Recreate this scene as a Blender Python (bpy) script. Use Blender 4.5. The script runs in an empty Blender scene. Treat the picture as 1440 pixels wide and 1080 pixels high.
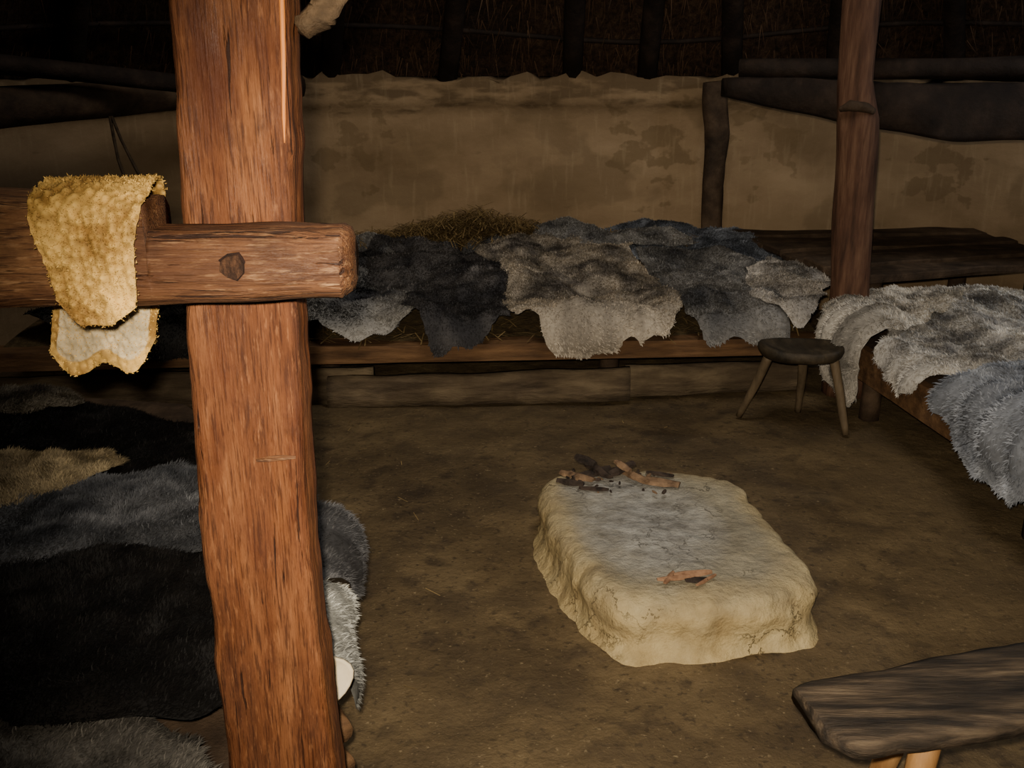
import bpy, math, random
import numpy as np
from mathutils import Vector, noise, Matrix
random.seed(7); rng=np.random.default_rng(11)
scene=bpy.context.scene

# ------------------------------------------------------------ helpers
def link(ob):
    scene.collection.objects.link(ob); return ob
def srgb(c):
    return tuple(((x/255)/12.92 if x/255<=0.04045 else ((x/255+0.055)/1.055)**2.4) for x in c)
def nz(x,y,z,s=1.0): return noise.noise(Vector((x*s,y*s,z*s)))
def fbm(x,y,z,s=1.0):
    return noise.fractal(Vector((x*s,y*s,z*s)),1.0,2.0,4)

def material(name, stops, scale=(4,4,4), detail=6, rough=0.85, bump=0.3, bscale=None, bdist=0.01,
             spots=None, dist=0.0, spec=0.25):
    m=bpy.data.materials.new(name); m.use_nodes=True
    nt=m.node_tree; N=nt.nodes; L=nt.links
    b=N['Principled BSDF']; b.inputs['Roughness'].default_value=rough
    b.inputs['Specular IOR Level'].default_value=spec
    tc=N.new('ShaderNodeTexCoord'); mp=N.new('ShaderNodeMapping')
    mp.inputs['Scale'].default_value=scale
    L.new(tc.outputs['Object'],mp.inputs['Vector'])
    n1=N.new('ShaderNodeTexNoise'); n1.inputs['Scale'].default_value=1; n1.inputs['Detail'].default_value=detail
    n1.inputs['Roughness'].default_value=0.62; n1.inputs['Distortion'].default_value=dist
    L.new(mp.outputs[0],n1.inputs['Vector'])
    cr=N.new('ShaderNodeValToRGB'); el=cr.color_ramp.elements
    while len(el)<len(stops): el.new(0.5)
    for e,(p,c) in zip(el,stops):
        e.position=p; e.color=(*srgb(c),1)
    L.new(n1.outputs['Fac'],cr.inputs['Fac'])
    col=cr.outputs['Color']
    if spots:
        for sp in spots:
            (sc,lo,hi,c,fac)=sp[:5]
            n2=N.new('ShaderNodeTexNoise'); n2.inputs['Detail'].default_value=5
            mp2=N.new('ShaderNodeMapping')
            mp2.inputs['Scale'].default_value=sc if isinstance(sc,tuple) else (sc,sc,sc)
            L.new(tc.outputs['Object'],mp2.inputs['Vector'])
            n2.inputs['Scale'].default_value=1
            L.new(mp2.outputs[0],n2.inputs['Vector'])
            mr=N.new('ShaderNodeMapRange'); mr.inputs['From Min'].default_value=lo; mr.inputs['From Max'].default_value=hi
            mr.inputs['To Max'].default_value=fac
            src=n2.outputs['Fac']
            if len(sp)>5:
                if sp[5]=='top':   # darker ragged band towards the wall top, by height
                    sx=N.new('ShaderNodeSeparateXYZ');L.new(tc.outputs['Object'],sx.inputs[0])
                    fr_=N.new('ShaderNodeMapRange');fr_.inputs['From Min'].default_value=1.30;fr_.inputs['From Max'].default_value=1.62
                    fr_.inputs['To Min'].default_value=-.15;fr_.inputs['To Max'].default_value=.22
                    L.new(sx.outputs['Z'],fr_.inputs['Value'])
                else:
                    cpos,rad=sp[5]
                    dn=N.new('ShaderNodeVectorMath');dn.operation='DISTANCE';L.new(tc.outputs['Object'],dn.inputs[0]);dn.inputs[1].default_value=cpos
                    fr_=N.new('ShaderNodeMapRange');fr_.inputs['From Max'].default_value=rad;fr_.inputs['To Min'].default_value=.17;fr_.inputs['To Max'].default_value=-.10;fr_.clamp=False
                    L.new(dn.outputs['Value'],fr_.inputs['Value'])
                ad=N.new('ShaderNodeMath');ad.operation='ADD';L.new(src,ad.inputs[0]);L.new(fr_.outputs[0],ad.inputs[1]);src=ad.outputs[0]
            L.new(src,mr.inputs['Value'])
            mx=N.new('ShaderNodeMix'); mx.data_type='RGBA'
            L.new(mr.outputs[0],mx.inputs['Factor']); L.new(col,mx.inputs['A'])
            mx.inputs['B'].default_value=(*srgb(c),1)
            col=mx.outputs['Result']
    L.new(col,b.inputs['Base Color'])
    if bump:
        n3=N.new('ShaderNodeTexNoise'); n3.inputs['Scale'].default_value=1; n3.inputs['Detail'].default_value=8
        n3.inputs['Roughness'].default_value=0.7
        mp3=N.new('ShaderNodeMapping'); mp3.inputs['Scale'].default_value=bscale or tuple(2*x for x in scale)
        L.new(tc.outputs['Object'],mp3.inputs['Vector']); L.new(mp3.outputs[0],n3.inputs['Vector'])
        bp=N.new('ShaderNodeBump'); bp.inputs['Strength'].default_value=bump; bp.inputs['Distance'].default_value=bdist
        L.new(n3.outputs['Fac'],bp.inputs['Height']); L.new(bp.outputs[0],b.inputs['Normal'])
    return m

def attr_material(name, rough=0.8, spec=0.2):
    m=bpy.data.materials.new(name); m.use_nodes=True
    nt=m.node_tree; N=nt.nodes; L=nt.links; b=N['Principled BSDF']
    b.inputs['Roughness'].default_value=rough; b.inputs['Specular IOR Level'].default_value=spec
    a=N.new('ShaderNodeAttribute'); a.attribute_name='Col'
    n=N.new('ShaderNodeTexNoise'); n.inputs['Scale'].default_value=45; n.inputs['Detail'].default_value=3
    tc=N.new('ShaderNodeTexCoord'); L.new(tc.outputs['Object'],n.inputs['Vector'])
    mr=N.new('ShaderNodeMapRange'); mr.inputs['To Min'].default_value=0.5; mr.inputs['To Max'].default_value=1.5
    L.new(n.outputs['Fac'],mr.inputs['Value'])
    vm=N.new('ShaderNodeVectorMath'); vm.operation='SCALE'
    L.new(a.outputs['Color'],vm.inputs[0]); L.new(mr.outputs[0],vm.inputs['Scale'])
    L.new(vm.outputs[0],b.inputs['Base Color'])
    return m

def np_mesh(name,V,quads=None,tris=None,cols=None,mat=None,smooth=True,parent=None):
    me=bpy.data.meshes.new(name); V=np.asarray(V,dtype=np.float32)
    me.vertices.add(len(V)); me.vertices.foreach_set('co',V.ravel())
    idx=[];starts=[];o=0
    if quads is not None and len(quads):
        q=np.asarray(quads,dtype=np.int32); idx.append(q.ravel()); starts.append(o+4*np.arange(len(q))); o+=4*len(q)
    if tris is not None and len(tris):
        t=np.asarray(tris,dtype=np.int32); idx.append(t.ravel()); starts.append(o+3*np.arange(len(t))); o+=3*len(t)
    idx=np.concatenate(idx); starts=np.concatenate(starts).astype(np.int32)
    me.loops.add(len(idx)); me.loops.foreach_set('vertex_index',idx)
    me.polygons.add(len(starts)); me.polygons.foreach_set('loop_start',starts)
    me.update(calc_edges=True); me.validate()
    if smooth: me.polygons.foreach_set('use_smooth',[True]*len(me.polygons))
    if cols is not None:
        a=me.color_attributes.new('Col','FLOAT_COLOR','POINT')
        c=np.ones((len(V),4),dtype=np.float32); c[:,:3]=cols
        a.data.foreach_set('color',c.ravel())
    if mat: me.materials.append(mat)
    ob=link(bpy.data.objects.new(name,me))
    if parent: ob.parent=parent
    return ob

def py_mesh(name,V,F,mat=None,smooth=True,parent=None,mats=None,midx=None):
    me=bpy.data.meshes.new(name); me.from_pydata([tuple(v) for v in V],[],F); me.update()
    if mats:
        for m in mats: me.materials.append(m)
        me.polygons.foreach_set('material_index',midx)
    elif mat: me.materials.append(mat)
    if smooth: me.polygons.foreach_set('use_smooth',[True]*len(me.polygons))
    ob=link(bpy.data.objects.new(name,me))
    if parent: ob.parent=parent
    return ob

def empty(name,loc=(0,0,0)):
    e=bpy.data.objects.new(name,None); e.empty_display_size=0.1; link(e); return e

class Parts:
    def __init__(s): s.V=[]; s.F=[]; s.M=[]
    def add(s,V,F,m=0):
        o=len(s.V); s.V+= [tuple(v) for v in V]; s.F+=[tuple(i+o for i in f) for f in F]; s.M+=[m]*len(F)
    def obj(s,name,mats,smooth=True,parent=None):
        return py_mesh(name,s.V,s.F,mats=mats,midx=s.M,smooth=smooth,parent=parent)

def tube(pts,radii,n=12,amp=0.1,nscale=6,seed=0,sub=4,flat=1.0):
    P=[Vector(p) for p in pts]; Q=[];R=[]
    for i in range(len(P)-1):
        for k in range(sub):
            t=k/sub; Q.append(P[i].lerp(P[i+1],t)); R.append(radii[i]*(1-t)+radii[i+1]*t)
    Q.append(P[-1]); R.append(radii[-1])
    V=[];F=[]
    for i,(q,r) in enumerate(zip(Q,R)):
        d=(Q[min(i+1,len(Q)-1)]-Q[max(i-1,0)]).normalized()
        ref=Vector((0,0,1)) if abs(d.z)<0.9 else Vector((0,1,0))
        a=d.cross(ref).normalized(); b=d.cross(a).normalized()
        for j in range(n):
            th=2*math.pi*j/n
            v=a*math.cos(th)+b*math.sin(th)*flat
            rr=r*(1+amp*nz(v.x*1.3+q.x*nscale*.5+seed,v.y*1.3+q.y*nscale*.5,v.z*1.3+q.z*nscale*.5))
            V.append(q+v*rr)
    for i in range(len(Q)-1):
        for j in range(n):
            F.append((i*n+j,i*n+(j+1)%n,(i+1)*n+(j+1)%n,(i+1)*n+j))
    F.append(tuple(range(n-1,-1,-1))); F.append(tuple((len(Q)-1)*n+j for j in range(n)))
    return V,F

def slab(poly,z0,z1,amp=0.0,seed=0,res=0.08,inset=0.008):
    P=[Vector((x,y)) for x,y in poly]; out=[]
    for i in range(len(P)):
        a,b=P[i],P[(i+1)%len(P)]; k=max(1,int((b-a).length/res))
        for j in range(k): out.append(a.lerp(b,j/k))
    c=sum(out,Vector((0,0)))/len(out); n=len(out)
    rings=[(1,z0,0),(1,z0+0.3*(z1-z0),1),(1,z1-inset,1),(1,z1,2)]
    V=[];F=[]
    for (_,z,k) in rings:
        for p in out:
            q=p.copy()
            if k==2 or k==0:
                q=p+(c-p).normalized()*inset
            w=amp*nz(p.x+seed,p.y,z,5)
            V.append((q.x+w,q.y+w*.7,z+(amp*nz(p.x,p.y+seed,0,3) if k else 0)))
    for r in range(3):
        for j in range(n):
            F.append((r*n+j,r*n+(j+1)%n,(r+1)*n+(j+1)%n,(r+1)*n+j))
    F.append(tuple(range(n-1,-1,-1))); F.append(tuple(3*n+j for j in range(n)))
    return V,F

# ------------------------------------------------------------ materials
m_floor=material('earth_floor',[(0.3,(66,54,37)),(0.5,(90,75,52)),(0.7,(114,97,69))],(2.2,2.2,2.2),10,0.7,0.8,(12,12,12),0.022,
   spots=[(3.2,0.5,0.66,(56,45,32),0.65),(9,0.54,0.66,(52,42,31),0.55),(45,0.58,0.68,(42,34,25),0.6),(0.8,0.45,0.7,(124,106,76),0.4),(70,0.64,0.72,(152,134,102),0.5)],spec=0.3)
m_wall=material('daub_wall',[(0.3,(118,98,72)),(0.52,(140,118,90)),(0.75,(158,136,106))],(1.2,1.2,2.5),8,0.9,0.5,(10,10,10),0.02,
   spots=[((1.3,1.3,1.8),0.56,0.60,(108,90,66),0.45),
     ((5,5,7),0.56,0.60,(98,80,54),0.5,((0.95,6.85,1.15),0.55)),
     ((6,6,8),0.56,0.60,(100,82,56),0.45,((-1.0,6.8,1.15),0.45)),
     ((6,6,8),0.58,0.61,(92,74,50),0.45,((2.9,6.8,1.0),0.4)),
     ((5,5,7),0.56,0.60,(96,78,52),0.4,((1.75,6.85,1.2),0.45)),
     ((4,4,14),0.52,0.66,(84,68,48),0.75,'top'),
     ((30,30,4),0.56,0.7,(172,152,120),0.2),((0.6,0.6,1.0),0.55,0.7,(104,84,60),0.5)])
m_thatch=material('thatch_reed',[(0.3,(36,25,18)),(0.5,(70,52,38)),(0.75,(106,82,60))],(26,26,2.6),6,0.95,0.9,(46,46,4),0.05,
   spots=[(1.1,0.5,0.65,(34,24,18),0.6)])
def wood_fibre(name,ax,cols,rough=0.6,crk=.85,lo=.64,splits=()):
    m=bpy.data.materials.new(name); m.use_nodes=True
    nt=m.node_tree;N=nt.nodes;L=nt.links;b=N['Principled BSDF']
    b.inputs['Specular IOR Level'].default_value=0.25
    tc=N.new('ShaderNodeTexCoord')
    def sc(a,l): return tuple(l if i==ax else a for i in range(3))
    def noi(s,d=6,r=.6,di=0.0):
        mp=N.new('ShaderNodeMapping');mp.inputs['Scale'].default_value=s;L.new(tc.outputs['Object'],mp.inputs['Vector'])
        n=N.new('ShaderNodeTexNoise');n.inputs['Scale'].default_value=1;n.inputs['Detail'].default_value=d
        n.inputs['Roughness'].default_value=r;n.inputs['Distortion'].default_value=di
        L.new(mp.outputs[0],n.inputs['Vector']);return n.outputs['Fac']
    def ramp(src,st):
        r=N.new('ShaderNodeValToRGB'); e=r.color_ramp.elements
        while len(e)<len(st): e.new(.5)
        for x,(p,c) in zip(e,st): x.position=p; x.color=(*srgb(c),1)
        L.new(src,r.inputs['Fac']); return r.outputs['Color']
    def mr(src,a,bb,c=0.,d=1.):
        x=N.new('ShaderNodeMapRange');x.inputs['From Min'].default_value=a;x.inputs['From Max'].default_value=bb
        x.inputs['To Min'].default_value=c;x.inputs['To Max'].default_value=d;L.new(src,x.inputs['Value']);return x.outputs[0]
    def mix(f,a,c2):
        x=N.new('ShaderNodeMix'); x.data_type='RGBA'; L.new(f,x.inputs['Factor']); L.new(a,x.inputs['A']); x.inputs['B'].default_value=(*srgb(c2),1); return x.outputs['Result']
    base=ramp(noi(sc(14,1.8),8,.7,.4),[(0.32,cols[0]),(0.5,cols[1]),(0.68,cols[2])])
    fine=noi(sc(280,14),4,.6)
    c=mix(mr(fine,.5,.62,0,.75),base,cols[3])
    fine2=noi(sc(190,24),4,.6)
    c=mix(mr(fine2,.56,.68,0,.5),c,cols[4])
    c=mix(mr(noi(sc(6,2.5),5),.50,.64,0,.75),c,cols[5])
    c=mix(mr(noi(sc(10,9),6),.56,.68,0,.5),c,cols[3])
    ck=mr(noi(sc(85,3.6),4,.6,.5),lo,lo+.035,0,crk)
    c=mix(ck,c,(26,11,7))
    L.new(c,b.inputs['Base Color'])
    L.new(mr(noi(sc(20,5),4),.35,.65,rough-.1,rough+.3),b.inputs['Roughness'])
    h=N.new('ShaderNodeMath');h.operation='SUBTRACT';L.new(fine,h.inputs[0]);L.new(ck,h.inputs[1])
    bp=N.new('ShaderNodeBump');bp.inputs['Strength'].default_value=.75;bp.inputs['Distance'].default_value=.005
    L.new(h.outputs[0],bp.inputs['Height']);L.new(bp.outputs[0],b.inputs['Normal'])
    return m
m_post=wood_fibre('oak_post',2,[(64,34,18),(98,58,32),(124,80,48),(52,26,14),(140,94,60),(70,34,18)],lo=.645)
m_beam=wood_fibre('oak_beam',0,[(58,35,21),(98,65,40),(136,99,64),(46,26,15),(170,132,94),(70,43,26)],lo=.61)
m_dark=material('weathered_wood',[(0.3,(38,29,22)),(0.5,(66,52,39)),(0.75,(98,80,62))],(6,6,6),8,0.8,0.7,(18,18,18),0.015)
m_soot=material('sooty_pole',[(0.3,(20,14,11)),(0.5,(36,27,21)),(0.75,(60,47,38))],(6,6,6),8,0.8,0.7,(18,18,18),0.015)
m_rpost=material('old_oak',[(0.3,(50,33,24)),(0.5,(86,59,44)),(0.75,(120,90,69))],(24,24,3),8,0.7,0.7,(40,40,4),0.012)
m_board=material('bench_board',[(0.3,(62,44,30)),(0.5,(98,72,48)),(0.75,(130,98,66))],(3,16,24),8,0.8,0.6,(6,30,40),0.012)
m_kerb=material('rough_kerb_board',[(0.3,(62,52,41)),(0.5,(104,90,71)),(0.75,(140,124,98))],(3,10,16),8,0.9,0.9,(7,20,34),0.02,
   spots=[(2.5,.52,.62,(70,58,44),.6)])
m_plank=material('bench_plank',[(0.32,(22,17,13)),(0.46,(52,43,33)),(0.58,(82,69,54)),(0.75,(122,106,84))],(5,34,34),8,0.6,0.9,(9,70,70),0.010,
   spots=[((3,7,7),0.52,0.66,(30,24,18),0.65)],spec=0.4)
m_leg=material('pale_pine_leg',[(0.3,(130,92,52)),(0.7,(172,132,84))],(20,20,3),6,0.6,0.3)
m_stool=material('stool_wood',[(0.3,(30,26,20)),(0.55,(58,50,38)),(0.8,(90,78,60))],(14,6,10),6,0.6,0.5)
m_stoolleg=material('stool_leg_wood',[(0.3,(64,54,40)),(0.7,(114,98,76))],(16,16,4),6,0.6,0.4)
m_charcoal=material('charcoal',[(0.3,(26,21,18)),(0.7,(74,62,54))],(20,20,20),5,0.8,0.8)
m_fire=material('split_firewood',[(0.3,(80,62,48)),(0.7,(140,114,88))],(26,26,26),5,0.7,0.5)
m_kind=material('split_kindling',[(0.3,(98,68,50)),(0.7,(156,122,94))],(26,26,26),5,0.7,0.5)
m_rope=material('rope_fibre',[(0.3,(40,32,24)),(0.7,(80,66,50))],(30,30,30),4)
m_pale=material('pale_branch',[(0.3,(44,36,28)),(0.5,(84,68,50)),(0.7,(128,106,80))],(14,14,14),6,0.6,0.8,(50,50,50),.01)
m_sliver=material('fresh_split',[(0.3,(160,88,36)),(0.7,(204,130,62))],(20,20,3),5,0.5,0.3)
m_leather=material('sheepskin_leather',[(0.3,(190,174,142)),(0.7,(220,206,178))],(12,12,12),6,0.7,0.3)
m_fur=attr_material('fur',0.75,0.25)
m_straw=attr_material('straw_stalk',0.7,0.3)

def hearth_mat():
    m=bpy.data.materials.new('hearth_clay'); m.use_nodes=True
    nt=m.node_tree;N=nt.nodes;L=nt.links;b=N['Principled BSDF'];b.inputs['Roughness'].default_value=0.9
    b.inputs['Specular IOR Level'].default_value=0.2
    tc=N.new('ShaderNodeTexCoord')
    def noi(s,d=6):
        n=N.new('ShaderNodeTexNoise'); n.inputs['Scale'].default_value=s; n.inputs['Detail'].default_value=d
        n.inputs['Roughness'].default_value=0.65
        L.new(tc.outputs['Object'],n.inputs['Vector']); return n
    def ramp(src,st):
        r=N.new('ShaderNodeValToRGB'); e=r.color_ramp.elements
        while len(e)<len(st): e.new(.5)
        for x,(p,c) in zip(e,st): x.position=p; x.color=(*srgb(c),1)
        L.new(src,r.inputs['Fac']); return r.outputs['Color']
    def mix(f,a,b2):
        x=N.new('ShaderNodeMix'); x.data_type='RGBA'; L.new(f,x.inputs['Factor']); L.new(a,x.inputs['A']); L.new(b2,x.inputs['B']); return x.outputs['Result']
    side=ramp(noi(7).outputs['Fac'],[(0.3,(144,124,86)),(0.5,(182,162,118)),(0.75,(210,192,146))])
    top=ramp(noi(6,8).outputs['Fac'],[(0.3,(112,106,92)),(0.5,(140,134,117)),(0.75,(168,160,138))])
    a=N.new('ShaderNodeAttribute'); a.attribute_name='Col'
    sep=N.new('ShaderNodeSeparateColor'); L.new(a.outputs['Color'],sep.inputs[0])
    nn=noi(9); ad=N.new('ShaderNodeMath'); ad.operation='MULTIPLY_ADD'
    L.new(nn.outputs['Fac'],ad.inputs[0]); ad.inputs[1].default_value=0.9; ad.inputs[2].default_value=-0.40
    ad2=N.new('ShaderNodeMath'); ad2.operation='ADD'; ad2.use_clamp=True
    L.new(ad.outputs[0],ad2.inputs[0]); L.new(sep.outputs[0],ad2.inputs[1])
    c=mix(ad2.outputs[0],side,top)
    ash=ramp(noi(11,8).outputs['Fac'],[(0.32,(102,100,97)),(0.6,(170,170,167))])
    ad3=N.new('ShaderNodeMath'); ad3.operation='MULTIPLY'; L.new(sep.outputs[1],ad3.inputs[0]); ad3.inputs[1].default_value=0.85
    c=mix(ad3.outputs[0],c,ash)
    v=N.new('ShaderNodeTexVoronoi'); v.feature='DISTANCE_TO_EDGE'; v.inputs['Scale'].default_value=4.2
    wn=noi(7,6); vm=N.new('ShaderNodeMix'); vm.data_type='VECTOR'; vm.inputs['Factor'].default_value=0.25
    L.new(tc.outputs['Object'],vm.inputs['A']); L.new(wn.outputs['Color'],vm.inputs['B'])
    L.new(vm.outputs['Result'],v.inputs['Vector'])
    pn=noi(3.0,3); pm=N.new('ShaderNodeMapRange'); pm.inputs['From Min'].default_value=0.42; pm.inputs['From Max'].default_value=0.54
    pm.inputs['To Min'].default_value=1.0; pm.inputs['To Max'].default_value=0.5; L.new(pn.outputs['Fac'],pm.inputs['Value'])
    mr=N.new('ShaderNodeMapRange'); mr.inputs['From Max'].default_value=0.012; mr.inputs['To Max'].default_value=1
    L.new(pm.outputs[0],mr.inputs['To Min'])
    L.new(v.outputs['Distance'],mr.inputs['Value'])
    sc=N.new('ShaderNodeVectorMath'); sc.operation='SCALE'; L.new(c,sc.inputs[0]); L.new(mr.outputs[0],sc.inputs['Scale'])
    L.new(sc.outputs[0],b.inputs['Base Color'])
    bp=N.new('ShaderNodeBump'); bp.inputs['Strength'].default_value=0.8; bp.inputs['Distance'].default_value=0.022
    bn=noi(30,8); mm=N.new('ShaderNodeMath'); mm.operation='ADD'; L.new(bn.outputs['Fac'],mm.inputs[0]); L.new(mr.outputs[0],mm.inputs[1])
    L.new(mm.outputs[0],bp.inputs['Height']); L.new(bp.outputs[0],b.inputs['Normal'])
    return m

# ------------------------------------------------------------ floor
nx,ny=220,230
X=np.linspace(-4.6,5.2,nx); Y=np.linspace(-2.5,7.6,ny)
V=[]
for y in Y:
    for x in X:
        V.append((x,y,-0.014+0.014*fbm(x,y,0,1.3)+0.008*nz(x,y,3,6)))
Q=[(j*nx+i,j*nx+i+1,(j+1)*nx+i+1,(j+1)*nx+i) for j in range(ny-1) for i in range(nx-1)]
np_mesh('floor',V,Q,mat=m_floor)

# ------------------------------------------------------------ wall (round-house plan)
ctrl=[(-3.6,-1.5),(-3.75,1.5),(-3.4,4.2),(-2.7,5.9),(-1.5,6.75),(0,6.95),(1.5,6.98),(3.0,6.9),(4.1,5.9),(4.6,4.0),(4.7,1.5),(4.4,-1.5)]
def catmull(P,k=14):
    P=[Vector(p) for p in P]; out=[]
    for i in range(len(P)-1):
        p0=P[max(i-1,0)];p1=P[i];p2=P[i+1];p3=P[min(i+2,len(P)-1)]
        for j in range(k):
            t=j/k
            out.append(0.5*((2*p1)+(p2-p0)*t+(2*p0-5*p1+4*p2-p3)*t*t+(3*p1-p0-3*p2+p3)*t**3))
    out.append(P[-1]); return out
W=catmull(ctrl,16); cen=Vector((0.4,2.2))
zs=np.linspace(-0.05,1.60,44); V=[];n=len(W)
for z in zs:
    for i,p in enumerate(W):
        inw=(cen-p).normalized()
        lip=0.07/(1+math.exp(-(z-(1.41+0.03*nz(p.x,p.y,0,1.5)))/0.012))
        off=0.03*fbm(p.x,p.y,z,1.1)+0.012*nz(p.x,p.y,z,8)+lip
        zz=z+(0.06*nz(p.x,p.y,5,3)+0.05*nz(p.x,p.y,9,11)+.03*nz(p.x,p.y,2,25) if z>1.58 else 0)
        V.append((p.x+inw.x*off,p.y+inw.y*off,zz))
for (o,z) in ((-0.2,1.60),(-0.2,-0.05)):
    for i,p in enumerate(W):
        inw=(cen-p).normalized(); V.append((p.x+inw.x*o,p.y+inw.y*o,z))
R=len(zs)+2
Q=[(r*n+i,r*n+i+1,(r+1)*n+i+1,(r+1)*n+i) for r in range(R-1) for i in range(n-1)]
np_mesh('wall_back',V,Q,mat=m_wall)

# ------------------------------------------------------------ roof
apex=Vector((0.4,2.0,6.6)); V=[]; steps=34
def roofpt(p,t,drop=0.0):
    inw=(cen-p).normalized(); b=Vector((p.x-inw.x*0.28,p.y-inw.y*0.28,1.52))
    q=b.lerp(apex,t); q.z-=drop; return q
for k in range(steps):
    t=k/(steps-1)*0.97
    for p in W:
        q=roofpt(p,t); a=0.04*nz(q.x,q.y,q.z,7)+0.03*nz(q.x,q.y,q.z,19)
        V.append((q.x,q.y,q.z+a))
Q=[(r*n+i,(r+1)*n+i,(r+1)*n+i+1,r*n+i+1) for r in range(steps-1) for i in range(n-1)]
ceil=np_mesh('ceiling',V,Q,mat=m_thatch)
V=[];C=[];T=[]
for i in range(14000):
    p=W[rng.integers(30,n-30)]
    q=roofpt(p,rng.uniform(0.0,0.30)); q=Vector((q.x+rng.normal()*0.08,q.y+rng.normal()*0.05,q.z-0.02+rng.normal()*0.015))
    d=(apex-q).normalized()*-1; d=(d+Vector(rng.normal(size=3))*0.18).normalized()
    e=q+d*rng.uniform(0.08,0.25); w=d.cross(Vector((0,1,0))).normalized()*0.003
    o=len(V); V+=[q-w,q+w,e]; T.append((o,o+1,o+2)); c=np.array(srgb((84,62,44)))*rng.uniform(0.3,1.3); C+=[c,c,c]
np_mesh('reed_ends',np.array([tuple(v) for v in V]),tris=T,cols=np.array(C),mat=m_straw,parent=ceil)

pp=Parts()
def nearW(x,y):
    return min(W,key=lambda p:(p.x-x)**2+(p.y-y)**2)
raf=[(-0.42,6.9),(0.40,6.9),(0.9,6.9),(1.45,6.95),(2.2,6.95),(2.9,6.9),(3.6,6.4),(4.1,5.8),(4.5,4.6),(-1.2,6.8),(-1.9,6.5),(-2.5,6.0),(-3.0,5.1),(-3.4,4.2),(-3.6,3),(4.6,3.2)]
for k,(x,y) in enumerate(raf):
    p=nearW(x,y) if not(abs(x)<1.5) else Vector((x,y))
    a=roofpt(p,0.03,0.13); b=roofpt(p,0.85,0.10)
    mids=[a.lerp(b,t)+Vector((0.03*math.sin(k*3+t*7),0,0.02*math.sin(k+5*t))) for t in (0,.25,.5,.75,1)]
    pp.add(*tube(mids,[0.068,0.064,0.055,0.05,0.04],10,0.12,3,k))
for k,t in enumerate((0.085,0.165,0.25,0.35,0.46,0.58,0.7)):
    pts=[roofpt(p,t+0.01*math.sin(i*0.5+k*2),0.075+0.015*math.sin(i*.9+k)) for i,p in enumerate(W[::4])]
    pp.add(*tube(pts,[0.016]*len(pts),7,0.2,3,k,sub=2))
pp.obj('roof_rafters',[m_soot])

# ------------------------------------------------------------ benches
zb=0.34
def mattz(s,d): return zb-0.02+0.115*max(d,0)+0.02*nz(s,d,0,2.5)
V=[];gx=np.linspace(-2.55,1.62,60);gy=np.linspace(0,1.98,34)
for d in gy:
    for x in gx:
        y0=4.9+0.0693*x
        V.append((x,min(y0+d,6.86-0.55*max(0,(-x-1.0))),mattz(x,d)))
k=len(gx)
F=[(j*k+i,j*k+i+1,(j+1)*k+i+1,(j+1)*k+i) for j in range(len(gy)-1) for i in range(k-1)]
m_bed=material('straw_bedding',[(0.3,(62,50,34)),(0.6,(100,84,56)),(0.8,(132,112,76))],(20,20,20),6,0.9,0.9,(50,50,50),0.02)
root=empty('sleeping_bench'); bench0=root
py_mesh('mattress',V,F,m_bed,parent=root)
Vb,Fb=slab([(-2.7,4.65),(-1.2,4.78),(0,4.865),(1.66,4.98),(1.66,5.10),(0,5.0),(-1.2,4.93),(-2.7,4.83)],0.245,0.335,0.008,3)
py_mesh('edge_board',Vb,Fb,m_board,parent=root,smooth=False)
Vb,Fb=slab([(-2.6,4.87),(0,5.02),(1.62,5.13),(1.62,6.75),(0.0,6.80),(-1.2,6.65),(-2.4,5.9)],0.25,0.31,0.0,3)
py_mesh('platform',Vb,Fb,m_dark,parent=root,smooth=False)
def kerbboard(x0,x1,h0,h1,yo,seed):
    V=[];F=[];K=int((x1-x0)/.05)+2; prof=[(-.035,-.02),(-.04,.3),(-.036,.6),(-.03,.9),(-.015,1),(.02,1),(.03,.5),(.03,-.02)]
    m=len(prof)
    for i in range(K):
        t=i/(K-1);x=x0+(x1-x0)*t;y=4.865+0.075*(x+2.7)*.95+(.07*(x-.5) if x>.5 else 0)+yo;h=h0*(1-t)+h1*t+.012*nz(x,seed,0,3)
        for (a,b) in prof: V.append((x,y+a+.018*nz(x,b,seed,4)+.008*nz(x,b*3,seed,14),b*h))
    for i in range(K-1):
        for j in range(m): F.append((i*m+j,(i+1)*m+j,(i+1)*m+(j+1)%m,i*m+(j+1)%m))
    F+=[tuple(range(m)),tuple((K-1)*m+j for j in range(m-1,-1,-1))]
    return V,F
kp=Parts()
kp.add(*kerbboard(-2.7,-.72,.17,.19,-.06,1)); kp.add(*kerbboard(-.95,.62,.15,.17,-.115,4)); kp.add(*kerbboard(.60,1.6,.165,.15,-.06,8))
kp.obj('kerb',[m_kerb],parent=root)
for i,(x,y) in enumerate([(-2.4,5.1),(-1.0,5.25),(0.55,5.4),(1.5,5.45),(0.5,6.5),(-1.4,6.3),(1.5,6.5)]):
    Vb,Fb=tube([(x,y,-0.02),(x,y,0.26)],[0.06,0.055],10,0.15,5,i); py_mesh('leg_%d'%i,Vb,Fb,m_dark,parent=root)

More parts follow.
